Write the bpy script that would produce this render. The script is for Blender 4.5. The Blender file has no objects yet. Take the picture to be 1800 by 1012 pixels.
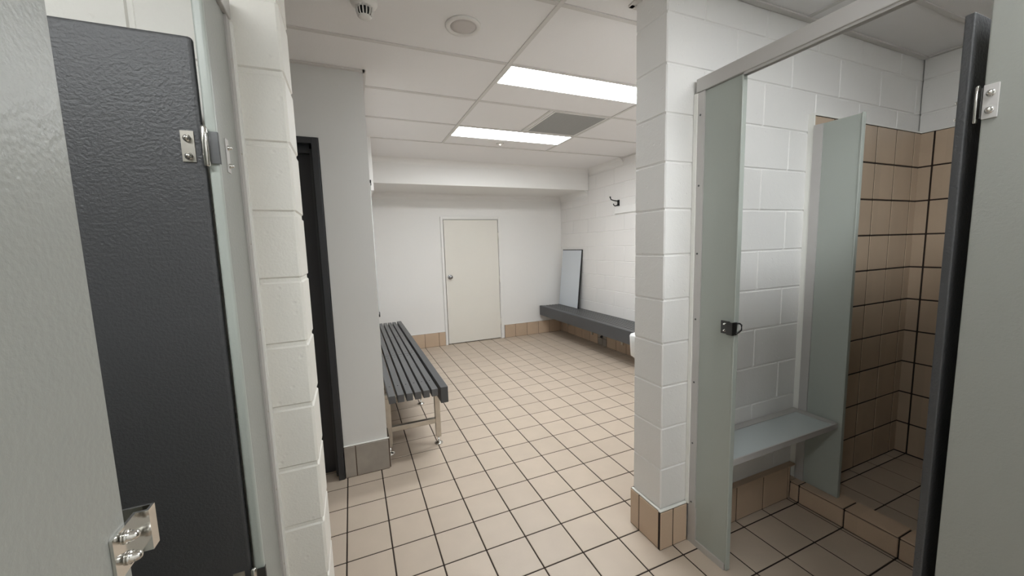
import bpy, bmesh, math, random
from mathutils import Vector, Matrix
random.seed(7)
T = 0.2077                      # one floor tile pitch in metres; all coordinates below are in tiles
C = bpy.context.scene.collection
S = bpy.context.scene

# ------------------------------------------------------------------ camera
def rot(a, b, c):
    ca, sa, cb, sb, cc, sc = math.cos(a), math.sin(a), math.cos(b), math.sin(b), math.cos(c), math.sin(c)
    Rz = Matrix(((ca, -sa, 0), (sa, ca, 0), (0, 0, 1)))
    Rx = Matrix(((1, 0, 0), (0, cb, -sb), (0, sb, cb)))
    Ry = Matrix(((cc, 0, sc), (0, 1, 0), (-sc, 0, cc)))
    return Rz @ Rx @ Ry
cd = bpy.data.cameras.new('camera'); cam = bpy.data.objects.new('camera', cd); C.objects.link(cam)
R3 = rot(-0.397882, -0.1098135, 0.0292615) @ Matrix(((1, 0, 0), (0, 0, -1), (0, 1, 0)))
cam.matrix_world = Matrix.Translation(Vector((0.568293, -8.786553, 7.017517)) * T) @ R3.to_4x4()
cd.sensor_width = 36; cd.lens = 666.26 / 1800 * 36; cd.clip_start = 0.02
S.camera = cam

# ------------------------------------------------------------------ world, exposure
w = bpy.data.worlds.new('world'); S.world = w; w.use_nodes = True
w.node_tree.nodes['Background'].inputs[0].default_value = (0.5, 0.5, 0.5, 1)
w.node_tree.nodes['Background'].inputs[1].default_value = 0.02
S.view_settings.view_transform = 'Standard'; S.view_settings.look = 'None'
S.view_settings.gamma = 1; S.view_settings.use_curve_mapping = False
S.view_settings.exposure = 0.0
LIGHT_MAIN = 32.0                # diffuser brightness of the two troffers in the changing room
LIGHT_AISLE = (39.0, 34.0)               # the troffer over the cubicle aisle

# ------------------------------------------------------------------ materials
def srgb(r, g, b):
    f = lambda c: (c / 255 / 12.92) if c / 255 <= 0.04045 else ((c / 255 + 0.055) / 1.055) ** 2.4
    return (f(r), f(g), f(b), 1)
def mat(name, col, rough=0.5, metal=0.0, bump=None, var=None, spec=0.5, coat=0):
    m = bpy.data.materials.new(name); m.use_nodes = True
    nt = m.node_tree; N = nt.nodes; L = nt.links; b = N['Principled BSDF']
    b.inputs['Base Color'].default_value = col
    b.inputs['Roughness'].default_value = rough; b.inputs['Metallic'].default_value = metal
    b.inputs['Specular IOR Level'].default_value = spec
    tc = N.new('ShaderNodeTexCoord')
    if var:
        sc, amt = var
        n = N.new('ShaderNodeTexNoise'); n.inputs['Scale'].default_value = sc; n.inputs['Detail'].default_value = 5
        L.new(tc.outputs['Object'], n.inputs['Vector'])
        mr = N.new('ShaderNodeMapRange'); mr.inputs['From Min'].default_value = 0.25; mr.inputs['From Max'].default_value = 0.75
        mr.inputs['To Min'].default_value = 1 - amt; mr.inputs['To Max'].default_value = 1 + amt
        L.new(n.outputs['Fac'], mr.inputs['Value'])
        mx = N.new('ShaderNodeMix'); mx.data_type = 'RGBA'; mx.blend_type = 'MULTIPLY'; mx.inputs['Factor'].default_value = 1
        mx.inputs['A'].default_value = col; L.new(mr.outputs['Result'], mx.inputs['B'])
        L.new(mx.outputs['Result'], b.inputs['Base Color'])
    if bump:
        prev = None
        for sc, dist, kind in bump:
            if kind == 'pit':
                n = N.new('ShaderNodeTexVoronoi'); n.inputs['Scale'].default_value = sc
                L.new(tc.outputs['Object'], n.inputs['Vector'])
                r = N.new('ShaderNodeMapRange'); r.inputs['From Min'].default_value = 0.0; r.inputs['From Max'].default_value = 0.16
                L.new(n.outputs['Distance'], r.inputs['Value']); out = r.outputs['Result']
            else:
                n = N.new('ShaderNodeTexNoise'); n.inputs['Scale'].default_value = sc; n.inputs['Detail'].default_value = 3
                L.new(tc.outputs['Object'], n.inputs['Vector']); out = n.outputs['Fac']
            bp = N.new('ShaderNodeBump'); bp.inputs['Strength'].default_value = 1; bp.inputs['Distance'].default_value = dist
            L.new(out, bp.inputs['Height'])
            if prev: L.new(prev.outputs['Normal'], bp.inputs['Normal'])
            prev = bp
        L.new(prev.outputs['Normal'], b.inputs['Normal'])
    return m
def tile_mat(name, col, rough, amt, off=(0, 0, 0), speck=0.05):
    """glazed-clay tile: a small tone step per tile, fine speckle"""
    m = mat(name, col, rough)
    nt = m.node_tree; N = nt.nodes; L = nt.links; b = N['Principled BSDF']
    tc = N['Texture Coordinate']
    mp = N.new('ShaderNodeVectorMath'); mp.operation = 'MULTIPLY_ADD'
    mp.inputs[1].default_value = (1 / T, 1 / T, 1 / T); mp.inputs[2].default_value = off
    L.new(tc.outputs['Object'], mp.inputs[0])
    fl = N.new('ShaderNodeVectorMath'); fl.operation = 'FLOOR'; L.new(mp.outputs[0], fl.inputs[0])
    wn = N.new('ShaderNodeTexWhiteNoise'); wn.noise_dimensions = '3D'; L.new(fl.outputs[0], wn.inputs['Vector'])
    r1 = N.new('ShaderNodeMapRange'); r1.inputs['To Min'].default_value = 1 - amt; r1.inputs['To Max'].default_value = 1 + amt
    L.new(wn.outputs['Value'], r1.inputs['Value'])
    ns = N.new('ShaderNodeTexNoise'); ns.inputs['Scale'].default_value = 420; ns.inputs['Detail'].default_value = 2
    L.new(tc.outputs['Object'], ns.inputs['Vector'])
    r2 = N.new('ShaderNodeMapRange'); r2.inputs['From Min'].default_value = 0.3; r2.inputs['From Max'].default_value = 0.7
    r2.inputs['To Min'].default_value = 1 - speck; r2.inputs['To Max'].default_value = 1 + speck
    L.new(ns.outputs['Fac'], r2.inputs['Value'])
    n3 = N.new('ShaderNodeTexNoise'); n3.inputs['Scale'].default_value = 9; n3.inputs['Detail'].default_value = 4
    L.new(tc.outputs['Object'], n3.inputs['Vector'])
    r3 = N.new('ShaderNodeMapRange'); r3.inputs['From Min'].default_value = 0.3; r3.inputs['From Max'].default_value = 0.7
    r3.inputs['To Min'].default_value = 0.97; r3.inputs['To Max'].default_value = 1.03
    L.new(n3.outputs['Fac'], r3.inputs['Value'])
    m1 = N.new('ShaderNodeMath'); m1.operation = 'MULTIPLY'; L.new(r1.outputs[0], m1.inputs[0]); L.new(r2.outputs[0], m1.inputs[1])
    m2 = N.new('ShaderNodeMath'); m2.operation = 'MULTIPLY'; L.new(m1.outputs[0], m2.inputs[0]); L.new(r3.outputs[0], m2.inputs[1])
    mx = N.new('ShaderNodeMix'); mx.data_type = 'RGBA'; mx.blend_type = 'MULTIPLY'; mx.inputs['Factor'].default_value = 1
    mx.inputs['A'].default_value = col; L.new(m2.outputs[0], mx.inputs['B'])
    L.new(mx.outputs['Result'], b.inputs['Base Color'])
    bp = N.new('ShaderNodeBump'); bp.inputs['Distance'].default_value = 0.0004
    L.new(ns.outputs['Fac'], bp.inputs['Height']); L.new(bp.outputs['Normal'], b.inputs['Normal'])
    return m
def emit(name, strength, col=(1, 1, 1, 1)):
    m = bpy.data.materials.new(name); m.use_nodes = True; N = m.node_tree.nodes
    b = N['Principled BSDF']; b.inputs['Base Color'].default_value = (0.9, 0.9, 0.9, 1)
    b.inputs['Emission Color'].default_value = col; b.inputs['Emission Strength'].default_value = strength
    return m

M_BLOCK = mat('painted_block', srgb(232, 230, 227), 0.5, bump=[(22, 0.0012, 'n'), (160, 0.0006, 'n'), (26, 0.0012, 'pit')], var=(3, 0.015))
M_BLOCKC = mat('painted_block_cream', srgb(228, 225, 217), 0.42, bump=[(22, 0.0014, 'n'), (150, 0.0008, 'n'), (22, 0.0014, 'pit')], var=(3, 0.015))
M_BLOCKF = mat('painted_block_far', srgb(228, 225, 222), 0.5, bump=[(30, 0.0008, 'n')], var=(2, 0.015))
M_PLASTER = mat('painted_plaster', srgb(232, 230, 227), 0.55, bump=[(12, 0.0006, 'n')], var=(1.5, 0.012))
M_NIB = mat('painted_plaster_grey', srgb(218, 217, 214), 0.5, bump=[(12, 0.0006, 'n')], var=(1.5, 0.012))
M_CEIL = mat('ceiling_tile', srgb(238, 236, 235), 0.85, bump=[(90, 0.0004, 'n')], var=(2, 0.012))
M_TBAR = mat('ceiling_grid_metal', srgb(214, 211, 207), 0.5)
M_TRIMW = mat('white_gloss_paint', srgb(232, 230, 226), 0.35)
M_DOORW = mat('cream_door_paint', srgb(226, 222, 213), 0.4, var=(2, 0.015))
M_SEAL = mat('silicone_sealant', srgb(236, 235, 229), 0.4)
M_FLOOR = tile_mat('floor_tile', srgb(192, 176, 159), 0.42, 0.035)
M_WTILE = tile_mat('wall_tile', srgb(194, 173, 150), 0.3, 0.05, off=(0.5, 0.3, 0.02), speck=0.03)
M_STILE = tile_mat('skirting_tile', srgb(196, 172, 148), 0.35, 0.06, off=(0.0, 0.3, 0.02), speck=0.04)
M_GTILE = mat('worn_grey_tile', srgb(158, 150, 141), 0.5, var=(7, 0.18))
M_GROUT = mat('dark_grout', srgb(44, 32, 25), 0.9)
M_GROUTL = mat('brown_grout', srgb(92, 76, 62), 0.85)
M_PANEL = mat('grey_green_laminate', srgb(166, 171, 164), 0.35, bump=[(260, 0.0003, 'n')], var=(2, 0.015))
M_SEAT = mat('pale_blue_grey_laminate', srgb(190, 197, 197), 0.3, var=(2, 0.015))
M_PANELN = mat('pebbled_grey_laminate', srgb(147, 148, 142), 0.38, bump=[(150, 0.0008, 'n'), (60, 0.0003, 'n')], var=(2, 0.015))
M_DOORD = mat('pebbled_charcoal_laminate', srgb(64, 64, 65), 0.44, bump=[(150, 0.0015, 'n'), (60, 0.0003, 'n')])
M_ALU = mat('satin_aluminium', srgb(192, 189, 186), 0.45, 0.25, var=(6, 0.03))
M_CHROME = mat('polished_chrome', srgb(215, 213, 208), 0.14, 1.0)
M_KNOB = mat('dull_chrome', srgb(150, 150, 152), 0.22, 1.0)
M_DSTEEL = mat('dark_worn_steel', srgb(104, 104, 104), 0.38, 1.0, var=(20, 0.2))
M_STEEL = mat('worn_stainless_steel', srgb(196, 190, 180), 0.3, 1.0, var=(14, 0.15))
M_BLACKD = mat('black_door_paint', srgb(32, 32, 36), 0.4)
M_FRAMED = mat('charcoal_frame_paint', srgb(46, 47, 50), 0.38)
M_SLAT = mat('dark_grey_slat', srgb(88, 88, 89), 0.4, var=(5, 0.06))
M_SLATE = mat('dark_grey_fascia', srgb(70, 71, 73), 0.4, var=(5, 0.04))
M_BLACK = mat('black_plastic', srgb(22, 22, 23), 0.35)
M_GAPBLACK = mat('black_gap', srgb(10, 10, 10), 0.8)
M_WHITEP = mat('white_plastic', srgb(225, 222, 218), 0.45)
M_SPK = mat('speaker_mesh', srgb(204, 198, 194), 0.7, bump=[(700, 0.0006, 'n')])
M_CERAM = mat('white_ceramic', srgb(238, 238, 236), 0.12)
M_MIRROR = mat('mirror_glass', srgb(225, 230, 230), 0.03, 1.0)
M_BOARD = mat('pale_blue_grey_board', srgb(208, 213, 218), 0.3)
M_VENT = mat('vent_grey', srgb(172, 172, 169), 0.6)
M_VENTD = mat('vent_dark', srgb(96, 97, 96), 0.8)
M_LED = emit('diffuser_glow_room', LIGHT_MAIN, (0.94, 0.98, 1, 1))
M_LEDL = [emit('diffuser_glow_aisle', q, (0.94, 0.98, 1, 1)) for q in LIGHT_AISLE]
M_PIN = emit('indicator_glow', 2.0, (1, 0.75, 0.6, 1))

# ------------------------------------------------------------------ mesh helpers (tile units in, metres out)
def nb(): return bmesh.new()
def box(bm, x0, x1, y0, y1, z0, z1, bev=0.0, seg=2, mi=0):
    x0, x1 = min(x0, x1), max(x0, x1); y0, y1 = min(y0, y1), max(y0, y1); z0, z1 = min(z0, z1), max(z0, z1)
    vs = [bm.verts.new((x * T, y * T, z * T)) for x in (x0, x1) for y in (y0, y1) for z in (z0, z1)]
    fs = [bm.faces.new([vs[i] for i in q]) for q in ((0, 1, 3, 2), (4, 6, 7, 5), (0, 4, 5, 1), (2, 3, 7, 6), (0, 2, 6, 4), (1, 5, 7, 3))]
    for f in fs: f.material_index = mi
    if bev > 0:
        bev = min(bev, 0.45 * min(x1 - x0, y1 - y0, z1 - z0))
        es = list({e for f in fs for e in f.edges})
        bmesh.ops.bevel(bm, geom=es, offset=bev * T, segments=seg, profile=0.5, affect='EDGES', clamp_overlap=True, material=mi)
    return fs
def chbox(bm, x0, x1, y0, y1, z0, z1, b, mi=0):
    """fast chamfered box (24 verts)"""
    X = ((x0, x0 + b), (x1, x1 - b)); Y = ((y0, y0 + b), (y1, y1 - b)); Z = ((z0, z0 + b), (z1, z1 - b))
    v = {}
    for i in (0, 1):
        for j in (0, 1):
            for k in (0, 1):
                v[i, j, k, 0] = bm.verts.new((X[i][0] * T, Y[j][1] * T, Z[k][1] * T))
                v[i, j, k, 1] = bm.verts.new((X[i][1] * T, Y[j][0] * T, Z[k][1] * T))
                v[i, j, k, 2] = bm.verts.new((X[i][1] * T, Y[j][1] * T, Z[k][0] * T))
    F = []
    for i in (0, 1):
        F.append([v[i, 0, 0, 0], v[i, 1, 0, 0], v[i, 1, 1, 0], v[i, 0, 1, 0]])
        F.append([v[0, i, 0, 1], v[1, i, 0, 1], v[1, i, 1, 1], v[0, i, 1, 1]])
        F.append([v[0, 0, i, 2], v[1, 0, i, 2], v[1, 1, i, 2], v[0, 1, i, 2]])
    for a in (0, 1):
        for b2 in (0, 1):
            F.append([v[a, b2, 0, 0], v[a, b2, 1, 0], v[a, b2, 1, 1], v[a, b2, 0, 1]])
            F.append([v[a, 0, b2, 0], v[a, 1, b2, 0], v[a, 1, b2, 2], v[a, 0, b2, 2]])
            F.append([v[0, a, b2, 1], v[1, a, b2, 1], v[1, a, b2, 2], v[0, a, b2, 2]])
    for i in (0, 1):
        for j in (0, 1):
            for k in (0, 1): F.append([v[i, j, k, 0], v[i, j, k, 1], v[i, j, k, 2]])
    for f in F:
        ff = bm.faces.new(f); ff.material_index = mi
def lathe(bm, c, prof, axis=2, n=28, flip=1, mi=0):
    """prof: (radius, height along axis) pairs, in tiles"""
    rings = []
    for r, h in prof:
        ring = []
        for k in range(n):
            a = 2 * math.pi * k / n; p = [0, 0, 0]
            p[axis] = h * flip; p[(axis + 1) % 3] = r * math.cos(a); p[(axis + 2) % 3] = r * math.sin(a)
            ring.append(bm.verts.new([(c[q] + p[q]) * T for q in range(3)]))
        rings.append(ring)
    for a, b in zip(rings, rings[1:]):
        for k in range(n):
            f = bm.faces.new((a[k], a[(k + 1) % n], b[(k + 1) % n], b[k])); f.smooth = True; f.material_index = mi
    for r in (rings[0], rings[-1]):
        f = bm.faces.new(r); f.material_index = mi
def tube(bm, pts, r, n=10):
    pts = [Vector(p) for p in pts]; rings = []
    for i, p in enumerate(pts):
        d = (pts[min(i + 1, len(pts) - 1)] - pts[max(i - 1, 0)]).normalized()
        u = d.cross(Vector((0, 0, 1)));
        if u.length < 1e-3: u = d.cross(Vector((0, 1, 0)))
        u.normalize(); v = d.cross(u)
        rings.append([bm.verts.new((p + u * r * math.cos(2 * math.pi * k / n) + v * r * math.sin(2 * math.pi * k / n)) * T) for k in range(n)])
    for a, b in zip(rings, rings[1:]):
        for k in range(n):
            f = bm.faces.new((a[k], a[(k + 1) % n], b[(k + 1) % n], b[k])); f.smooth = True
    for q in (rings[0], rings[-1]): bm.faces.new(q)
def prism(bm, poly, axis, a0, a1, mi=0):
    """poly: 2-D points in the other two axes (cyclic order axis+1, axis+2)"""
    vs = []
    for a in (a0, a1):
        row = []
        for u, v in poly:
            p = [0, 0, 0]; p[axis] = a; p[(axis + 1) % 3] = u; p[(axis + 2) % 3] = v
            row.append(bm.verts.new([q * T for q in p]))
        vs.append(row)
    n = len(poly)
    F = [bm.faces.new(vs[0]), bm.faces.new(vs[1][::-1])]
    for k in range(n): F.append(bm.faces.new((vs[0][k], vs[0][(k + 1) % n], vs[1][(k + 1) % n], vs[1][k])))
    for f in F: f.material_index = mi
    return F
def obj(name, bm, m, parent=None):
    bmesh.ops.recalc_face_normals(bm, faces=bm.faces)
    off = Vector((0, 0, 0)); q = parent
    while q is not None: off += q.location; q = q.parent
    if parent: bmesh.ops.translate(bm, verts=bm.verts, vec=-off)
    me = bpy.data.meshes.new(name); bm.to_mesh(me); bm.free()
    for x in (m if isinstance(m, (list, tuple)) else [m]): me.materials.append(x)
    o = bpy.data.objects.new(name, me); C.objects.link(o); o.parent = parent
    return o
def own_origin(o, loc):
    """move a top-level mesh's origin to its base"""
    v = Vector(loc) * T
    o.data.transform(Matrix.Translation(-v)); o.location = v
    return o
def thing(name, label, cat, loc, group=None):
    o = bpy.data.objects.new(name, None); o.empty_display_size = 0.05; C.objects.link(o)
    o.location = Vector(loc) * T; o['label'] = label; o['category'] = cat
    if group: o['group'] = group
    return o
def tag(o, label, cat, group=None):
    o['label'] = label; o['category'] = cat
    if group: o['group'] = group
    return o
def struct(name, bm=None, m=None, label=None, loc=None):
    if bm is None:
        o = bpy.data.objects.new(name, None); o.empty_display_size = 0.05; C.objects.link(o); o.location = Vector(loc) * T
    else: o = obj(name, bm, m)
    o['kind'] = 'structure'
    if label: o['label'] = label
    return o
def copy_tree(o, parent=None):
    c = o.copy(); C.objects.link(c); c.parent = parent
    for ch in [k for k in bpy.data.objects if k.parent == o]: copy_tree(ch, c)
    return c

def blocks(bm, axis, a0, a1, f0, f1, z0, z1, zoff, h=0.963, L=1.926, j0=0.0, core=0.018, gap=0.008, bev=0.024, smooth=False):
    """running-bond block wall: axis the wall runs along, f0..f1 its two faces"""
    def put(u0, u1, w0, w1, b):
        if axis == 'x': chbox(bm, u0, u1, f0, f1, w0, w1, b)
        else: chbox(bm, f0, f1, u0, u1, w0, w1, b)
    if axis == 'x': box(bm, a0 + core, a1 - core, f0 + core, f1 - core, z0, z1)
    else: box(bm, f0 + core, f1 - core, a0 + core, a1 - core, z0, z1)
    k = math.floor((z0 - zoff) / h)
    while zoff + k * h < z1 - 0.01:
        w0, w1 = max(z0, zoff + k * h + gap), min(z1, zoff + (k + 1) * h - gap)
        if w1 - w0 > 0.06:
            st = j0 + (0 if k % 2 == 0 else L / 2)
            u = st + math.floor((a0 - st) / L) * L; js = []
            while u < a1:
                if a0 + 0.25 < u < a1 - 0.25: js.append(u)
                u += L
            js = [a0 - gap] + js + [a1 + gap]
            for u0, u1 in zip(js, js[1:]): put(u0 + gap, u1 - gap, w0, w1, bev)
        k += 1
def tiles(bm, axis, f, back, a0, a1, z0, z1, aoff=0.0, zoff=0.0, p=1.0, g=0.013, b=0.01, mi=0, mg=1, rec=0.012):
    """tiled skin. axis 'x': faces along y, 'y': faces along x, 'z': floor (a = x range, z = y range). f face plane, back = hidden plane."""
    sgn = 1 if f > back else -1
    fr = f - sgn * rec
    lo, hi = min(fr, back), max(fr, back)
    if axis == 'x': box(bm, a0, a1, lo, hi, z0, z1, mi=mg)
    elif axis == 'y': box(bm, lo, hi, a0, a1, z0, z1, mi=mg)
    else: box(bm, a0, a1, z0, z1, lo, hi, mi=mg)
    tb = f - sgn * (rec + 0.03); tl, th = min(f, tb), max(f, tb)
    i = math.floor((a0 - aoff) / p)
    while aoff + i * p < a1 - 0.02:
        u0, u1 = max(a0 + 0.002, aoff + i * p + g), min(a1 - 0.002, aoff + (i + 1) * p - g)
        j = math.floor((z0 - zoff) / p)
        while zoff + j * p < z1 - 0.02:
            w0, w1 = max(z0 + 0.002, zoff + j * p + g), min(z1 - 0.002, zoff + (j + 1) * p - g)
            if u1 - u0 > 0.03 and w1 - w0 > 0.03:
                if axis == 'x': chbox(bm, u0, u1, tl, th, w0, w1, b, mi)
                elif axis == 'y': chbox(bm, tl, th, u0, u1, w0, w1, b, mi)
                else: chbox(bm, u0, u1, w0, w1, tl, th, b, mi)
            j += 1
        i += 1

CZ = 12.166        # ceiling height
# ------------------------------------------------------------------ floor
bm = nb(); tiles(bm, 'z', 0.0, -0.5, -7.0, 17.2, -13.0, 18.4, g=0.016, b=0.008, rec=0.01)
struct('floor', bm, [M_FLOOR, M_GROUT], 'beige square tiled floor with dark grout')

# ------------------------------------------------------------------ walls
bm = nb(); box(bm, -6.6, 6.62, 18.02, 18.6, -0.1, CZ + 0.3); box(bm, 6.62, 10.98, 18.02, 18.6, 9.1, CZ + 0.3); box(bm, 10.98, 17.2, 18.02, 18.6, -0.1, CZ + 0.3)
box(bm, 6.62, 10.98, 18.35, 18.6, -0.1, 9.1)
struct('wall_back', bm, M_PLASTER, 'smooth white plastered wall around the cream door')
bm = nb(); blocks(bm, 'y', -1.70, 18.02, 16.25, 17.0, -0.1, CZ + 0.3, 2.93 - 4 * 0.975, h=0.975, L=1.96, j0=11.3, core=0.02, gap=0.007, bev=0.02)
struct('wall_right', bm, M_BLOCKF, 'white painted block wall above the long wall bench')
bm = nb(); blocks(bm, 'x', 6.66, 17.2, -2.64, -1.73, 0.0, CZ + 0.1, 0.953 - 0.963, j0=6.73 - 0.963)
struct('wall_partition', bm, M_BLOCK, 'white painted block partition wall ending in a corner beside the shower cubicle')
# shower end wall: block above, tile below
bm = nb(); blocks(bm, 'y', -7.2, -2.66, 16.62, 17.2, 0, CZ + 0.1, 0.953 - 0.963, j0=-2.64)
struct('wall_shower_end', bm, M_BLOCK, 'white block wall above the tan tiles at the end of the shower')
bm = nb(); box(bm, 7.56, 16.54, -7.14, -7.05, 0, 10.0)
own_origin(tag(obj('divider_panel', bm, M_PANEL), 'long grey green divider closing the near side of the right shower cubicle', 'partition panel'), (12, -7.1, 0))
# left pier and cubicle wall
bm = nb(); blocks(bm, 'x', -6.6, -0.12, -2.4, -1.5, 0.0, CZ + 0.1, 9.51 - 10 * 0.963, j0=-1.72, core=0.022, gap=0.01, bev=0.038)
struct('wall_pier', bm, M_BLOCKC, 'cream white painted block pier left of the aisle')
# nib wall with the black door, and the room's left side
bm = nb()
box(bm, -0.05, 1.24, 3.54, 18.02, -0.1, CZ + 0.2)
box(bm, -4.25, -0.05, 3.54, 4.6, 10.22, CZ + 0.2); box(bm, -6.6, -4.25, 3.54, 4.6, -0.1, CZ + 0.2)
box(bm, -4.25, -0.05, 4.5, 4.7, -0.1, 10.3)
struct('wall_left', bm, M_NIB, 'plain grey white wall beside the black door')
bm = nb(); box(bm, -7.0, -6.6, -13, 18.4, -0.1, CZ + 0.3); struct('wall_far_left', bm, M_PLASTER)
bm = nb(); box(bm, -6.6, 17.2, -13.2, -12.8, -0.1, CZ + 0.3); struct('wall_front', bm, M_PLASTER)
bm = nb(); box(bm, -6.58, -0.82, -7.5, -7.41, 0, 10.0)
own_origin(tag(obj('divider_panel', bm, M_PANEL), 'long grey divider closing the near side of the left cubicle', 'partition panel'), (-3.7, -7.45, 0))
bm = nb(); box(bm, 17.21, 17.5, -13, 18.4, -0.1, CZ + 0.3); struct('wall_outer', bm, M_PLASTER)
# bulkhead over the far end, duct casing on the left
bm = nb(); box(bm, 1.78, 16.24, 14.1, 18.01, 10.75, CZ + 0.1, bev=0.02)
struct('wall_bulkhead', bm, M_PLASTER, 'white bulkhead across the far end of the ceiling')
bm = nb(); box(bm, 1.25, 1.76, 10.25, 18.01, 9.77, CZ + 0.1, bev=0.02)
struct('wall_casing', bm, M_PLASTER, 'narrow white boxed casing at the top of the left wall')

# ------------------------------------------------------------------ ceiling
XL = [-6.46, -0.68, 5.10, 10.88, 16.66]; YL = [10.33 - 2.87 * k for k in range(9)]
LIGHTS = [(5.16, 10.82, 1.74, 3.02), (5.16, 10.82, 7.52, 8.98), (5.16, 10.82, -9.72, -8.42), (-6.40, -0.74, -9.72, -8.42)]
VENT = (8.24, 10.80, 4.67, 7.38)
bm = nb()
def cell(x0, x1, y0, y1, holes):
    h = [q for q in holes if q[0] < x1 - 0.01 and q[1] > x0 + 0.01 and q[2] < y1 - 0.01 and q[3] > y0 + 0.01]
    if not h: box(bm, x0, x1, y0, y1, CZ + 0.02, CZ + 0.12); return
    q = h[0]
    for a in ((x0, max(x0, q[0]), y0, y1), (min(x1, q[1]), x1, y0, y1), (max(x0, q[0]), min(x1, q[1]), y0, max(y0, q[2])), (max(x0, q[0]), min(x1, q[1]), min(y1, q[3]), y1)):
        if a[1] - a[0] > 0.005 and a[3] - a[2] > 0.005: box(bm, *a, CZ + 0.02, CZ + 0.12)
xs = [-6.9] + XL[1:4] + [17.1]
for i in range(4):
    for j in range(8): cell(xs[i], xs[i + 1], YL[j + 1], YL[j], LIGHTS + [VENT])
box(bm, -6.9, 17.1, 10.33, 18.3, CZ, CZ + 0.15)
box(bm, -6.9, 17.1, -13.1, YL[8], CZ + 0.02, CZ + 0.12)
struct('ceiling', bm, M_CEIL, 'suspended ceiling of large plain off-white tiles')
bm = nb()
for x in XL[1:4]: box(bm, x - 0.055, x + 0.055, -13, 10.33, CZ - 0.008, CZ + 0.02)
for y in YL:
    for i in range(4): box(bm, xs[i] + 0.06, xs[i + 1] - 0.06, y - 0.055, y + 0.055, CZ - 0.008, CZ + 0.019)
box(bm, 8.02, 8.13, 4.65, 7.40, CZ - 0.008, CZ + 0.019)
# dark shadow gaps either side of the bars
struct('trim_1', bm, M_TBAR, 'off-white metal grid bars of the suspended ceiling')
bm = nb()
for x0, x1, y0, y1 in ((6.56, 16.6, -2.78, -2.65), (6.54, 6.655, -2.78, -1.62), (6.56, 16.2, -1.72, -1.60), (16.48, 16.61, -7.0, -2.8), (-4.2, 1.30, 3.42, 3.535), (1.245, 1.34, 3.42, 10.24), (16.14, 16.245, -1.6, 10.3), (-6.5, -0.05, -2.52, -2.405), (-0.115, -0.02, -2.52, -1.4)):
    box(bm, x0, x1, y0, y1, CZ - 0.03, CZ + 0.015)
struct('trim_2', bm, M_TBAR, 'wall angle strips where the ceiling meets the walls')
def cove(bm, axis, a0, a1, u, v, su, sv, s):
    pts = [(u, v)] + [(u + su * s * (1 - math.sin(t)), v + sv * s * (1 - math.cos(t))) for t in [math.pi / 2 * k / 6 for k in range(7)]]
    if axis == 0: prism(bm, pts, 0, a0, a1)
    else: prism(bm, [(b, a) for a, b in pts], 1, a0, a1)
bm = nb()
cove(bm, 0, 1.8, 16.2, 18.01, 10.745, -1, -1, 0.42)
cove(bm, 0, 1.8, 16.2, 14.09, CZ - 0.005, -1, -1, 0.36)
cove(bm, 1, 14.2, 17.98, 16.24, 10.745, -1, -1, 0.42)
cove(bm, 1, 10.45, 14.05, 16.24, CZ - 0.005, -1, -1, 0.36)
struct('trim_3', bm, M_PLASTER, 'white cove cornice under the bulkhead and along the plaster ceiling')

# ------------------------------------------------------------------ ceiling fittings
labels = ['long bright recessed ceiling light nearer the camera, beside the block pillar', 'long bright recessed ceiling light farther back, behind the grey air vent', 'recessed ceiling light above the right cubicles, behind the viewer', 'recessed ceiling light above the left cubicles, behind the viewer']
for i, (x0, x1, y0, y1) in enumerate(LIGHTS):
    t = thing('ceiling_light', labels[i], 'ceiling light', ((x0 + x1) / 2, (y0 + y1) / 2, CZ), 'recessed ceiling lights')
    bm = nb(); e = 0.05
    for a in ((x0, x1, y0, y0 + e), (x0, x1, y1 - e, y1), (x0, x0 + e, y0 + e, y1 - e), (x1 - e, x1, y0 + e, y1 - e)): box(bm, *a, CZ - 0.006, CZ + 0.1)
    obj('frame', bm, M_TRIMW, t)
    bm = nb(); box(bm, x0 + e, x1 - e, y0 + e, y1 - e, CZ + 0.0, CZ + 0.06); obj('diffuser', bm, M_LEDL[i - 2] if i >= 2 else M_LED, t)
    bm = nb(); box(bm, x0, x1, y0, y1, CZ + 0.1, CZ + 0.4); obj('housing', bm, M_TRIMW, t)
x0, x1, y0, y1 = VENT
t = thing('air_vent', 'square grey perforated ceiling air vent between the two lights', 'air vent', ((x0 + x1) / 2, (y0 + y1) / 2, CZ))
bm = nb(); e = 0.07
for a in ((x0, x1, y0, y0 + e), (x0, x1, y1 - e, y1), (x0, x0 + e, y0 + e, y1 - e), (x1 - e, x1, y0 + e, y1 - e)): box(bm, *a, CZ - 0.004, CZ + 0.06)
obj('frame', bm, M_TRIMW, t)
bm = nb(); n = 34
for k in range(n):
    u = x0 + e + (x1 - x0 - 2 * e) * (k + 0.5) / n; box(bm, u - 0.02, u + 0.02, y0 + e, y1 - e, CZ + 0.012, CZ + 0.03)
    v = y0 + e + (y1 - y0 - 2 * e) * (k + 0.5) / n; box(bm, x0 + e, x1 - e, v - 0.02, v + 0.02, CZ + 0.016, CZ + 0.034)
obj('grille', bm, M_VENT, t)
bm = nb(); box(bm, x0, x1, y0, y1, CZ + 0.12, CZ + 0.3); obj('backing', bm, M_VENTD, t)

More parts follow.
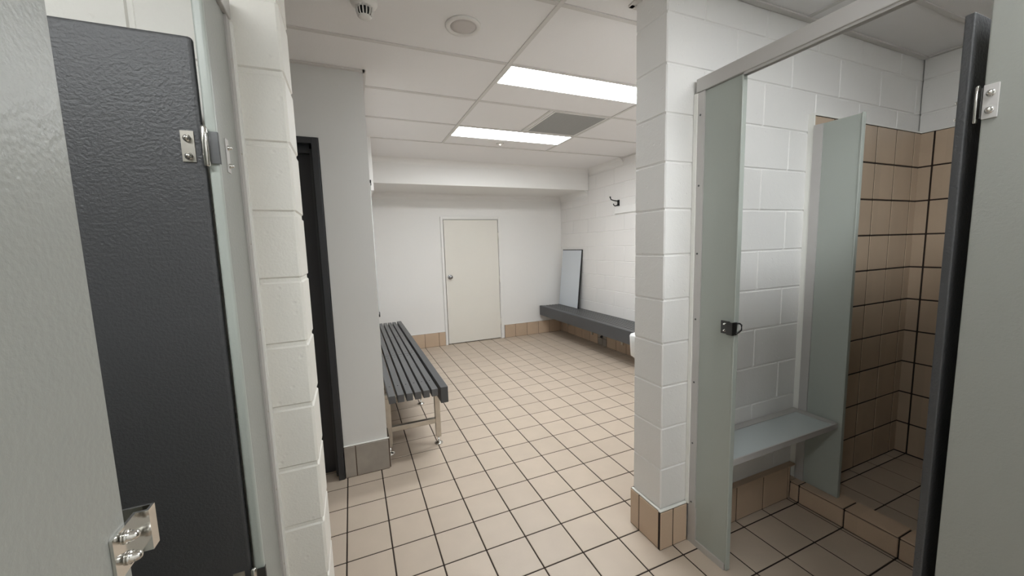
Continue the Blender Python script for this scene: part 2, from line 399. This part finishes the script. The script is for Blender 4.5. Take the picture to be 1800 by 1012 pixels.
t = thing('ceiling_speaker', 'round white ceiling speaker in the tile beside the smoke detector', 'speaker', (3.36, 0.35, CZ))
bm = nb(); lathe(bm, (3.36, 0.35, CZ + 0.02), [(0.30, 0.0), (0.30, 0.035), (0.34, 0.05), (0.40, 0.05), (0.412, 0.03), (0.412, 0.0)], 2, 48, -1); obj('rim', bm, M_WHITEP, t)
bm = nb(); lathe(bm, (3.36, 0.35, CZ + 0.02), [(0.0001, 0.0), (0.298, 0.0), (0.298, 0.03), (0.2, 0.042), (0.0001, 0.046)], 2, 48, -1); obj('grille', bm, M_SPK, t)

t = thing('smoke_detector', 'white domed smoke detector with slotted cage on the ceiling', 'smoke detector', (1.18, 0.16, CZ))
c = (1.18, 0.16, CZ + 0.02)
bm = nb(); lathe(bm, c, [(0.27, 0.0), (0.27, 0.07), (0.25, 0.11), (0.19, 0.15), (0.165, 0.17), (0.0001, 0.17)], 2, 40, -1); obj('base', bm, M_WHITEP, t)
bm = nb(); lathe(bm, c, [(0.125, 0.17), (0.115, 0.32), (0.0001, 0.32)], 2, 28, -1); obj('sensor', bm, M_GAPBLACK, t)
bm = nb()
for k in range(14):
    a = 2 * math.pi * k / 14
    tube(bm, [(c[0] + r * math.cos(a), c[1] + r * math.sin(a), c[2] - h) for r, h in ((0.165, 0.16), (0.16, 0.25), (0.145, 0.30), (0.12, 0.33))], 0.014, 6)
lathe(bm, c, [(0.085, 0.315), (0.125, 0.32), (0.135, 0.335), (0.11, 0.352), (0.05, 0.36), (0.0001, 0.36)], 2, 28, -1)
obj('cage', bm, M_WHITEP, t)

t = thing('indicator_light', 'tiny round ceiling fitting with a glowing dot beyond the far light', 'indicator light', (7.9, 9.67, CZ))
bm = nb(); lathe(bm, (7.9, 9.67, CZ + 0.02), [(0.2, 0.0), (0.2, 0.03), (0.16, 0.045), (0.0001, 0.045)], 2, 28, -1); obj('rim', bm, M_WHITEP, t)
bm = nb(); lathe(bm, (7.9, 9.67, CZ - 0.02), [(0.05, 0.0), (0.05, 0.03), (0.0001, 0.04)], 2, 16, -1); obj('lens', bm, M_PIN, t)

# ------------------------------------------------------------------ skirting tiles
bm = nb()
tiles(bm, 'x', 17.93, 18.02, 1.25, 6.48, 0.0, 1.0, g=0.011, rec=0.012); tiles(bm, 'x', 17.93, 18.02, 11.12, 16.15, 0.0, 1.0, g=0.011)
struct('baseboard_back', bm, [M_STILE, M_GROUTL], 'tan tile skirting on the back wall')
bm = nb(); tiles(bm, 'y', 16.16, 16.25, -1.6, 8.0, 0.0, 1.0); tiles(bm, 'y', 16.16, 16.25, 8.0, 11.99, 0.0, 1.0); tiles(bm, 'y', 16.16, 16.25, 13.01, 17.93, 0.0, 1.0)
struct('baseboard_right', bm, [M_STILE, M_GROUTL], 'tan tile skirting under the wall bench')
bm = nb(); tiles(bm, 'y', 16.16, 16.25, 12.0, 13.0, 0.0, 1.0, aoff=12, p=0.5)
struct('baseboard_patch', bm, [M_GTILE, M_GROUTL], 'two worn grey replacement tiles in the skirting under the wall bench')
bm = nb(); tiles(bm, 'x', 3.47, 3.54, -0.05, 1.26, 0.0, 1.0, aoff=0.28); tiles(bm, 'y', 1.31, 1.24, 3.54, 17.9, 0.0, 1.0)
struct('baseboard_left', bm, [M_GTILE, M_GROUTL], 'worn grey tile skirting on the end of the left wall')
bm = nb()
tiles(bm, 'x', -2.715, -2.64, 6.60, 7.40, 0.0, 0.92, aoff=6.02 + 0.96, g=0.013, zoff=0)
tiles(bm, 'y', 6.60, 6.66, -2.64, -1.70, 0.0, 0.92, aoff=-3.0)
tiles(bm, 'x', -1.66, -1.73, 6.66, 16.1, 0.0, 0.92)
tiles(bm, 'x', -2.79, -2.64, 7.6, 11.08, 0.0, 0.92, g=0.014)
box(bm, 7.57, 11.29, -2.80, -2.64, 0.905, 0.93); box(bm, 11.06, 11.345, -2.80, -2.66, 0.5, 0.53)
struct('baseboard_partition', bm, [M_STILE, M_GROUT], 'tan tile skirting around the block pillar')
bm = nb()      # painted bead on top of the skirtings
box(bm, 6.60, 7.41, -2.70, -2.63, 0.92, 0.955, 0.012); box(bm, 6.615, 6.67, -2.63, -1.72, 0.92, 0.955, 0.012)
box(bm, -0.05, 1.29, 3.485, 3.55, 1.0, 1.025); box(bm, 1.25, 6.48, 17.96, 18.03, 1.0, 1.02); box(bm, 11.12, 16.2, 17.96, 18.03, 1.0, 1.02)
box(bm, 11.295, 11.345, -2.77, -2.64, 0.52, 10.06); box(bm, 11.30, 16.55, -2.76, -2.64, 10.015, 10.05); box(bm, 16.54, 16.63, -7.04, -2.76, 10.015, 10.05)
struct('trim_4', bm, M_SEAL, 'white painted edging along the tops of the tiles')

# shower tiling, kerb
bm = nb(); tiles(bm, 'x', -2.75, -2.64, 11.345, 16.56, 0.0, 10.02, aoff=0.2, zoff=0.02, g=0.02)
struct('wall_shower_tiles', bm, [M_WTILE, M_GROUT], 'tan square wall tiles with dark grout in the shower')
bm = nb(); tiles(bm, 'y', 16.55, 16.62, -7.04, -2.66, 0.0, 10.02, aoff=-3.04, zoff=0.02, g=0.02)
struct('wall_shower_end_tiles', bm, [M_WTILE, M_GROUT], 'tan square wall tiles on the short end wall of the shower')
bm = nb()
box(bm, 11.08, 11.58, -7.04, -2.80, 0.0, 0.50, mi=1)
y = -2.80
for y0, y1 in ((-3.03, -2.80), (-4.03, -3.03), (-5.03, -4.03), (-6.03, -5.03), (-7.04, -6.03)):
    chbox(bm, 11.045, 11.09, y0 + 0.016, y1 - 0.016, 0.03, 0.472, 0.01); chbox(bm, 11.05, 11.61, y0 + 0.016, y1 - 0.016, 0.498, 0.53, 0.01)
    chbox(bm, 11.56, 11.60, y0 + 0.013, y1 - 0.013, 0.01, 0.485, 0.01)
struct('trim_5', bm, [M_STILE, M_GROUT], 'tan tiled kerb step at the shower entrance')

# ------------------------------------------------------------------ doors
d = struct('door_1', loc=(8.75, 18.0, 0), label='cream flush door with a chrome knob in the back wall')
bm = nb()
for a in ((6.49, 6.66, 17.93, 18.03, 0, 9.21), (10.84, 11.01, 17.93, 18.03, 0, 9.21), (6.66, 10.84, 17.93, 18.03, 9.06, 9.21)): box(bm, *a, 0.015)
for a in ((6.63, 6.68, 17.97, 18.3, 0, 9.06), (10.82, 10.87, 17.97, 18.3, 0, 9.06), (6.68, 10.82, 17.97, 18.3, 9.02, 9.06)): box(bm, *a)
obj('door_frame', bm, M_TRIMW, d)
bm = nb(); box(bm, 6.72, 10.79, 17.985, 18.15, 0.06, 8.99, 0.01); obj('door_leaf', bm, M_DOORW, d)
bm = nb(); box(bm, 6.66, 10.84, 18.16, 18.3, 0, 9.05); obj('door_gap_shade', bm, M_GAPBLACK, d)  # black sheet standing in for the shade in the gap round the leaf
k = None
bm = nb(); lathe(bm, (7.02, 17.985, 4.94), [(0.17, 0), (0.17, 0.02), (0.13, 0.035), (0.06, 0.04), (0.055, 0.12), (0.09, 0.16), (0.135, 0.22), (0.14, 0.27), (0.11, 0.31), (0.0001, 0.32)], 1, 28, -1)
obj('door_handle', bm, M_KNOB, d)
for z in (7.8, 4.6, 1.3):
    bm = nb(); lathe(bm, (10.80, 17.93, z - 0.25), [(0.035, 0), (0.035, 0.5)], 2, 12); obj('door_hinge', bm, M_DOORW, d)

d = struct('door_2', loc=(-2.1, 4.0, 0), label='black door in a charcoal frame recessed in the left wall')
bm = nb()
box(bm, -0.24, -0.07, 3.44, 3.60, 0.0, 10.2, 0.012); box(bm, -4.22, -4.05, 3.44, 3.60, 0.0, 10.2, 0.012); box(bm, -4.05, -0.24, 3.44, 3.60, 10.03, 10.2, 0.012)
box(bm, -0.20, -0.06, 3.60, 4.45, 0, 10.2); box(bm, -4.23, -4.08, 3.60, 4.45, 0, 10.2); box(bm, -4.08, -0.2, 3.60, 4.45, 10.07, 10.2)
box(bm, -0.32, -0.20, 3.75, 3.95, 0, 9.95); box(bm, -4.08, -3.96, 3.75, 3.95, 0, 9.95); box(bm, -3.96, -0.32, 3.75, 3.95, 9.83, 10.07)
obj('door_frame', bm, M_FRAMED, d)
bm = nb(); box(bm, -4.06, -0.22, 3.98, 4.16, 0.06, 9.98); obj('door_leaf', bm, M_BLACKD, d)

# ------------------------------------------------------------------ hardware builders
def dome(bm, c, axis, flip, r=0.036):
    lathe(bm, c, [(r * 1.25, 0), (r * 1.25, r * 0.4), (r, r * 0.45), (r * 0.97, r * 1.1), (r * 0.75, r * 1.7), (r * 0.4, r * 2.0), (0.0001, r * 2.05)], axis, 16, flip)
def keeper(parent, sx, fx, yA, yB, yC, zc, h, m, r, back=0.13):
    """latch keeper bolted to face plane x=fx (normal sx): flat plate yA..yB, then a hollow folded channel yB..yC past the panel end"""
    X = lambda a: fx + sx * a
    d = 1 if yC > yB else -1; w = 0.014 * d
    bm = nb()
    box(bm, X(0.002), X(0.016), yA, yB, zc - h, zc + h); box(bm, X(0.002), X(0.062), yB, yB + w, zc - h, zc + h)
    box(bm, X(0.062), X(0.076), yB, yC, zc - h, zc + h); box(bm, X(-back), X(0.062), yC - w, yC, zc - h, zc + h)
    k = obj('latch_keeper', bm, m, parent)
    for dz in (0.5 * h, -0.5 * h):
        bm = nb(); dome(bm, (X(0.016), yA + 0.5 * (yB - yA), zc + dz), 0, sx, r); obj('dome_nut', bm, M_CHROME, k)
    return k
def hinge(parent, fx, sx, ye, yd, px, py, zc, rr=0.031):
    """spring hinge. fx,sx: fixed panel's face; ye its end; yd direction to the opening; px,py pin; dx: door plate centre x at face y"""
    bm = nb(); h = 0.19
    lathe(bm, (px, py, zc - h - 0.02), [(rr * 0.7, 0), (rr, 0.01), (rr, 2 * h + 0.03), (rr * 0.7, 2 * h + 0.05), (0.0001, 2 * h + 0.05)], 2, 18)
    k = obj('hinge', bm, M_CHROME, parent)
    bm = nb()      # bracket wrapping the panel end
    X = lambda a: fx + sx * a
    box(bm, X(0.002), X(0.010), ye, ye - yd * 0.03, zc - h + 0.02, zc + h - 0.02); box(bm, X(-0.075), X(0.006), ye + yd * 0.004, ye + yd * 0.016, zc - h + 0.02, zc + h - 0.02)
    obj('hinge_bracket', bm, M_DSTEEL, k)
    return k

# ------------------------------------------------------------------ right shower cubicle
t = thing('divider_panel', 'grey green divider panel fixed at the block pillar, with a latch keeper on its edge', 'partition panel', (7.5, -3.2, 0), 'grey green cubicle panels')
bm = nb(); box(bm, 7.45, 7.54, -3.68, -2.72, 0.06, 10.05, 0.008); obj('panel', bm, M_PANEL, t)
bm = nb(); box(bm, 7.435, 7.555, -3.715, -3.68, 0.02, 10.05, 0.012); obj('edge_strip', bm, M_PANEL, t)
bm = nb()
for x0, x1 in ((7.425, 7.45), (7.54, 7.565)): box(bm, x0, x1, -2.90, -2.72, 0.92, 10.055); box(bm, x0, x1, -2.93, -2.72, 0.0, 0.92); box(bm, x0, x1, -3.67, -2.93, 0.0, 0.15)
obj('aluminium_channel', bm, M_ALU, t)
for k in range(7):
    bm = nb(); lathe(bm, (7.425, -2.80, 9.6 - 1.43 * k), [(0.022, 0), (0.02, 0.008), (0.0001, 0.012)], 0, 10, -1); obj('screw', bm, M_DSTEEL, t)
bm = nb(); box(bm, 7.40, 7.43, -2.735, -2.65, 0.94, 10.045); box(bm, 7.41, 7.57, -2.70, -2.642, 0.94, 10.045); obj('sealant', bm, M_SEAL, t)
k = keeper(t, -1, 7.42, -3.44, -3.61, -3.735, 5.27, 0.13, M_DSTEEL, 0.022, 0.06)
bm = nb()
tube(bm, [(7.44, -3.745, 5.17), (7.52, -3.745, 5.19), (7.60, -3.745, 5.23), (7.60, -3.745, 5.33), (7.54, -3.745, 5.37), (7.44, -3.745, 5.38)], 0.016, 6)
obj('strike_loop', bm, M_BLACK, k)

bm = nb(); box(bm, 7.40, 7.58, -10.5, -2.705, 10.06, 10.33, 0.012); box(bm, 7.43, 7.45, -10.5, -3.72, 10.02, 10.06); box(bm, 7.53, 7.55, -10.5, -3.72, 10.02, 10.06)
own_origin(tag(obj('header_rail', bm, M_ALU), 'aluminium header rail running over the right cubicle opening', 'rail', 'aluminium header rails'), (7.5, -6.5, 10.02))

t = thing('divider_panel', 'grey green divider panel standing on the tiled shower kerb at the end of the seat', 'partition panel', (11.34, -3.25, 0.53), 'grey green cubicle panels')
bm = nb(); box(bm, 11.30, 11.39, -3.73, -2.78, 0.54, 9.75, 0.008); obj('panel', bm, M_PANEL, t)
bm = nb(); box(bm, 11.285, 11.405, -3.765, -3.73, 0.54, 9.77, 0.012); obj('edge_strip', bm, M_PANEL, t)
bm = nb()
for x0, x1 in ((11.275, 11.30), (11.39, 11.415)): box(bm, x0, x1, -2.98, -2.78, 0.54, 9.75)
obj('aluminium_channel', bm, M_ALU, t)

t = thing('shower_seat', 'grey green fold-free bench seat board between the two cubicle panels', 'seat', (9.4, -3.2, 2.35))
t['label'] = 'grey green seat board with metal edging between the two cubicle panels'
bm = nb(); box(bm, 7.57, 11.27, -3.66, -2.66, 2.37, 2.46, 0.006); obj('seat_board', bm, M_SEAT, t)
bm = nb()
box(bm, 7.57, 11.27, -2.84, -2.66, 2.462, 2.485); box(bm, 11.09, 11.27, -3.66, -2.84, 2.462, 2.485); box(bm, 7.57, 11.27, -3.69, -3.662, 2.34, 2.47)
box(bm, 7.57, 7.75, -3.64, -2.66, 2.34, 2.368); box(bm, 11.1, 11.27, -3.64, -2.66, 2.34, 2.368); box(bm, 7.76, 11.09, -2.84, -2.66, 2.34, 2.368)
obj('metal_edging', bm, M_ALU, t)

# right near panel and its open charcoal door
t = thing('fixed_panel', 'tall pale grey pebbled panel at the right edge of the picture, with a hinge plate', 'partition panel', (7.5, -8.2, 0), 'pale grey pebbled panels')
bm = nb(); box(bm, 7.45, 7.54, -10.4, -6.69, 0.02, 10.01, 0.012); obj('panel', bm, M_PANELN, t)
bm = nb(); box(bm, 7.428, 7.448, -6.815, -6.695, 8.32, 8.70, 0.004); k = obj('hinge_plate', bm, M_ALU, t)
for z in (8.60, 8.41):
    bm = nb(); dome(bm, (7.43, -6.755, z), 0, -1, 0.03); obj('dome_nut', bm, M_CHROME, k)
t = thing('cubicle_door', 'charcoal shower cubicle door standing open, seen edge on at the right', 'door', (8.8, -6.52, 0.6), 'charcoal cubicle doors')
bm = nb(); box(bm, 7.45, 10.2, -6.57, -6.48, 0.7, 9.57, 0.015, 3); obj('door_leaf', bm, M_DOORD, t)
for z in (8.51, 1.6):
    k = hinge(t, 7.45, -1, -6.69, 1, 7.50, -6.625, z, 0.022)
    bm = nb(); box(bm, 7.53, 7.66, -6.479, -6.467, z - 0.19, z + 0.19); q = obj('hinge_plate', bm, M_STEEL, k)
    for dz in (-0.1, 0.1):
        bm = nb(); dome(bm, (7.59, -6.467, z + dz), 1, 1, 0.024)
        obj('dome_nut', bm, M_CHROME, k)

# ------------------------------------------------------------------ left cubicle
t = thing('divider_panel', 'pale grey divider panel fixed to the cream block pier on the left', 'partition panel', (-0.75, -2.95, 0))
bm = nb(); box(bm, -0.80, -0.71, -3.44, -2.48, 0.06, 10.05, 0.008); obj('panel', bm, M_PANELN, t)
bm = nb(); box(bm, -0.81, -0.705, -3.52, -3.44, 0.02, 10.05, 0.03, 4); obj('edge_strip', bm, M_PANEL, t)
bm = nb()
for x0, x1 in ((-0.71, -0.685), (-0.825, -0.80)): box(bm, x0, x1, -2.64, -2.48, 0.0, 10.055); box(bm, x0, x1, -3.42, -2.64, 0, 0.1)
obj('aluminium_channel', bm, M_ALU, t)
for k in range(7):
    bm = nb(); lathe(bm, (-0.685, -2.56, 9.55 - 1.2 * k), [(0.014, 0), (0.012, 0.006), (0.0001, 0.008)], 0, 10, 1); obj('screw', bm, M_STEEL, t)
bm = nb(); box(bm, -0.70, -0.66, -2.485, -2.402, 0.0, 10.045); box(bm, -0.83, -0.70, -2.475, -2.402, 0.0, 10.045); obj('sealant', bm, M_SEAL, t)
bm = nb()
box(bm, -0.711, -0.698, -3.22, -3.10, 7.99, 8.38, 0.003)
k = obj('hinge_plate', bm, M_ALU, t)
for z in (8.28, 8.07):
    bm = nb(); dome(bm, (-0.70, -3.155, z), 0, 1, 0.024); obj('dome_nut', bm, M_CHROME, k)

bm = nb(); box(bm, -0.84, -0.66, -10.5, -2.49, 10.06, 10.33, 0.012)
own_origin(tag(obj('header_rail', bm, M_ALU), 'aluminium header rail running over the left cubicle opening', 'rail', 'aluminium header rails'), (-0.75, -6.5, 10.06))

t = thing('cubicle_door', 'wide charcoal pebbled cubicle door standing open on the left', 'door', (-2.2, -3.5, 0.6), 'charcoal cubicle doors')
bm = nb(); box(bm, -3.55, -0.84, -3.5, -3.41, 0.7, 9.35, 0.04, 4); obj('door_leaf', bm, M_DOORD, t)
for z in (8.19, 2.95):
    k = hinge(t, -0.70, 1, -3.53, -1, -0.805, -3.57, z)
    bm = nb(); box(bm, -1.035, -0.915, -3.513, -3.50, z - 0.16, z + 0.17, 0.003); obj('hinge_plate', bm, M_STEEL, k)
    for dz in (-0.10, 0.09):
        bm = nb(); dome(bm, (-0.975, -3.513, z + dz), 1, -1, 0.03); obj('dome_nut', bm, M_CHROME, k)

t = thing('fixed_panel', 'pale grey pebbled panel at the left edge of the picture, with chrome latch keeper', 'partition panel', (-0.75, -8.2, 0), 'pale grey pebbled panels')
bm = nb(); box(bm, -0.80, -0.71, -10.4, -6.09, 0.02, 10.05, 0.012); obj('panel', bm, M_PANELN, t)
keeper(t, 1, -0.71, -6.255, -6.02, -5.945, 5.41, 0.125, M_CHROME, 0.03)

# ------------------------------------------------------------------ left bench
t = thing('slatted_bench', 'free-standing dark grey slatted bench on steel legs along the left wall', 'bench', (2.3, 9.9, 0))
YB0, YB1 = 3.45, 16.35; ys = 8.35; tz = 2.38
def studs(bm, x, z, rows, r=0.022):
    for y in rows: lathe(bm, (x, y, z), [(r, 0), (r * 0.8, 0.008), (0.0001, 0.01)], 2, 8)
rows = [4.37, 8.0, 8.7, 12.0, 15.6]
for i in range(6):
    x0 = 1.36 + 0.272 * i
    bm = nb(); box(bm, x0, x0 + 0.205, YB0, ys - 0.012, tz - 0.25, tz, 0.012); box(bm, x0, x0 + 0.205, ys + 0.012, YB1, tz - 0.25, tz, 0.012)
    s = obj('slat', bm, M_SLAT, t)
    for r in rows:
        bm = nb(); studs(bm, x0 + 0.103, tz, [r]); obj('screw', bm, M_BLACK, s)
bm = nb(); box(bm, 3.01, 3.26, YB0 - 0.03, YB1, 1.86, tz + 0.03, 0.015); obj('fascia', bm, M_SLATE, t)
def leg_frame(y):
    for x in (1.36, 3.04):
        bm = nb(); box(bm, x - 0.09, x + 0.09, y - 0.09, y + 0.09, 0.27, 2.0 if x > 2 else 2.0, 0.01); l = obj('leg', bm, M_STEEL, t)
        bm = nb(); lathe(bm, (x, y, 0), [(0.15, 0), (0.15, 0.02), (0.12, 0.05), (0.05, 0.07), (0.03, 0.09), (0.028, 0.28), (0.0001, 0.28)], 2, 24); obj('foot', bm, M_CHROME, l)
    bm = nb(); box(bm, 1.45, 2.95, y - 0.08, y + 0.08, 0.80, 0.97, 0.008); obj('cross_rail', bm, M_STEEL, t)
    bm = nb(); box(bm, 1.27, 3.008, y - 0.09, y + 0.09, 2.005, 2.128, 0.008)
    for i in range(6): tube(bm, [(1.473 + 0.272 * i, y, 2.005), (1.473 + 0.272 * i, y, 1.95)], 0.02, 8)
    obj('top_rail', bm, M_STEEL, t)
for y in (4.37, 8.2, 12.0, 15.6): leg_frame(y)

# ------------------------------------------------------------------ wall bench on the right
t = thing('wall_bench', 'long dark grey slatted bench fixed along the white block wall', 'bench', (15.1, 12.3, 1.5))
bm = nb(); box(bm, 14.05, 14.28, 6.6, 17.75, 1.55, 2.29, 0.015); obj('fascia', bm, M_SLATE, t)
for i in range(7):
    x0 = 14.33 + 0.268 * i
    bm = nb(); box(bm, x0, x0 + 0.185, 6.6, 17.75, 2.04, 2.27, 0.012); obj('slat', bm, M_SLAT, t)
for y in (7.5, 10.3, 13.6, 16.9):
    bm = nb(); box(bm, 14.29, 16.14, y - 0.09, y + 0.09, 1.88, 2.035); box(bm, 16.06, 16.15, y - 0.09, y + 0.09, 0.55, 1.88)
    obj('bracket', bm, M_STEEL, t)

# mirror board leaning on the bench
t = thing('leaning_board', 'pale board with black edges leaning on the wall bench in the corner', 'board', (15.85, 16.3, 2.28))
A = Vector((15.74, 14.9, 2.275)); B = Vector((15.74, 17.62, 2.275)); U = Vector((16.17, 14.9, 6.63)) - A
nrm = Vector((-U.z, 0, U.x)).normalized()
def slab(bm, u0, u1, v0, v1, d0, d1):
    vs = []
    for d_ in (d0, d1):
        for u, v in ((u0, v0), (u1, v0), (u1, v1), (u0, v1)):
            vs.append(bm.verts.new((A + (B - A) * u + U * v + nrm * d_) * T))
    for q in ((0, 1, 2, 3), (7, 6, 5, 4), (0, 4, 5, 1), (1, 5, 6, 2), (2, 6, 7, 3), (3, 7, 4, 0)): bm.faces.new([vs[i] for i in q])
bm = nb(); slab(bm, 0.0, 1.0, 0.0, 1.0, -0.09, 0.0); obj('frame', bm, M_BLACK, t)
bm = nb(); slab(bm, 0.012, 0.985, 0.004, 0.985, 0.001, 0.02); obj('face_panel', bm, M_BOARD, t)

# ------------------------------------------------------------------ small fixtures
t = thing('coat_hook', 'small black double coat hook on the white block wall above the wall bench', 'coat hook', (16.2, 10.85, 9.5))
bm = nb(); box(bm, 16.195, 16.245, 10.76, 10.94, 9.33, 9.70, 0.01); obj('base_plate', bm, M_BLACK, t)
bm = nb(); tube(bm, [(16.2, 10.85, 9.62), (15.9, 10.9, 9.66), (15.72, 10.93, 9.72), (15.66, 10.94, 9.85)], 0.035, 8)
lathe(bm, (15.66, 10.94, 9.83), [(0.0001, 0), (0.05, 0.02), (0.055, 0.05), (0.0001, 0.09)], 2, 10)
obj('upper_hook', bm, M_BLACK, t)
bm = nb(); tube(bm, [(16.2, 10.85, 9.44), (16.1, 10.86, 9.36), (15.98, 10.88, 9.33), (15.9, 10.89, 9.38), (15.87, 10.9, 9.47)], 0.035, 8); obj('lower_hook', bm, M_BLACK, t)
bm = nb(); box(bm, 16.17, 16.245, 2.0, 11.15, 8.86, 9.27, 0.01)
own_origin(tag(obj('coat_rail', bm, M_PLASTER), 'white painted batten on the block wall just under the black hook', 'rail'), (16.2, 6.5, 8.86))
bm = nb(); lathe(bm, (16.16, 12.5, 0.62), [(0.09, 0), (0.09, 0.05), (0.05, 0.06), (0.05, 0.14), (0.0001, 0.15)], 0, 18, -1)
own_origin(tag(obj('valve_cap', bm, M_BLACK), 'small black valve knob on the grey tiles under the wall bench', 'valve'), (16.16, 12.5, 0.53))

t = thing('wash_basin', 'white ceramic wash basin just showing past the block pillar', 'basin', (8.9, -0.85, 3.6))
def rrect(x0, x1, y0, y1, r, n=5):
    P = []
    for cx, cy, a0 in ((x1 - r, y1 - r, 0), (x0 + r, y1 - r, 90), (x0 + r, y0 + r, 180), (x1 - r, y0 + r, 270)):
        for k in range(n + 1):
            a = math.radians(a0 + 90 * k / n); P.append((cx + r * math.cos(a), cy + r * math.sin(a)))
    return P
def loft(bm, loops):
    rings = [[bm.verts.new((x * T, y * T, z * T)) for x, y in P] for P, z in loops]
    n = len(rings[0])
    for a, b in zip(rings, rings[1:]):
        for k in range(n): f = bm.faces.new((a[k], a[(k + 1) % n], b[(k + 1) % n], b[k])); f.smooth = True
    bm.faces.new(rings[0]); bm.faces.new(rings[-1])
bx0, bx1, by0, by1 = 7.98, 10.2, -1.72, 0.12
rr = lambda i, r: rrect(bx0 + i, bx1 - i, by0 + i, by1 - i, r)
bm = nb(); loft(bm, [(rr(0.10, 0.15), 3.62), (rr(0.02, 0.2), 3.70), (rr(0, 0.2), 4.28), (rr(0.02, 0.2), 4.33), (rr(0.08, 0.2), 4.35), (rr(0.2, 0.25), 4.33), (rr(0.3, 0.3), 4.1), (rr(0.45, 0.3), 3.85), (rr(0.7, 0.15), 3.78)])
obj('bowl', bm, M_CERAM, t)
bm = nb(); lathe(bm, (9.09, -1.4, 4.34), [(0.1, 0), (0.09, 0.05), (0.07, 0.3), (0.09, 0.4), (0.0001, 0.42)], 2, 16); tube(bm, [(9.09, -1.4, 4.6), (9.09, -1.1, 4.66), (9.09, -0.95, 4.6)], 0.04, 8); obj('tap', bm, M_CHROME, t)

t = thing('wall_mirror', 'narrow upright wall mirror held by black clips above the slatted bench', 'mirror', (1.28, 5.0, 4.9))
bm = nb(); box(bm, 1.247, 1.285, 4.05, 7.0, 4.95, 9.1); obj('glass', bm, M_MIRROR, t)
for z in (4.86, 9.04):
    for y in (4.06, 6.7):
        bm = nb(); box(bm, 1.245, 1.31, y, y + 0.16, z, z + 0.16, 0.01); obj('clip', bm, M_BLACK, t)
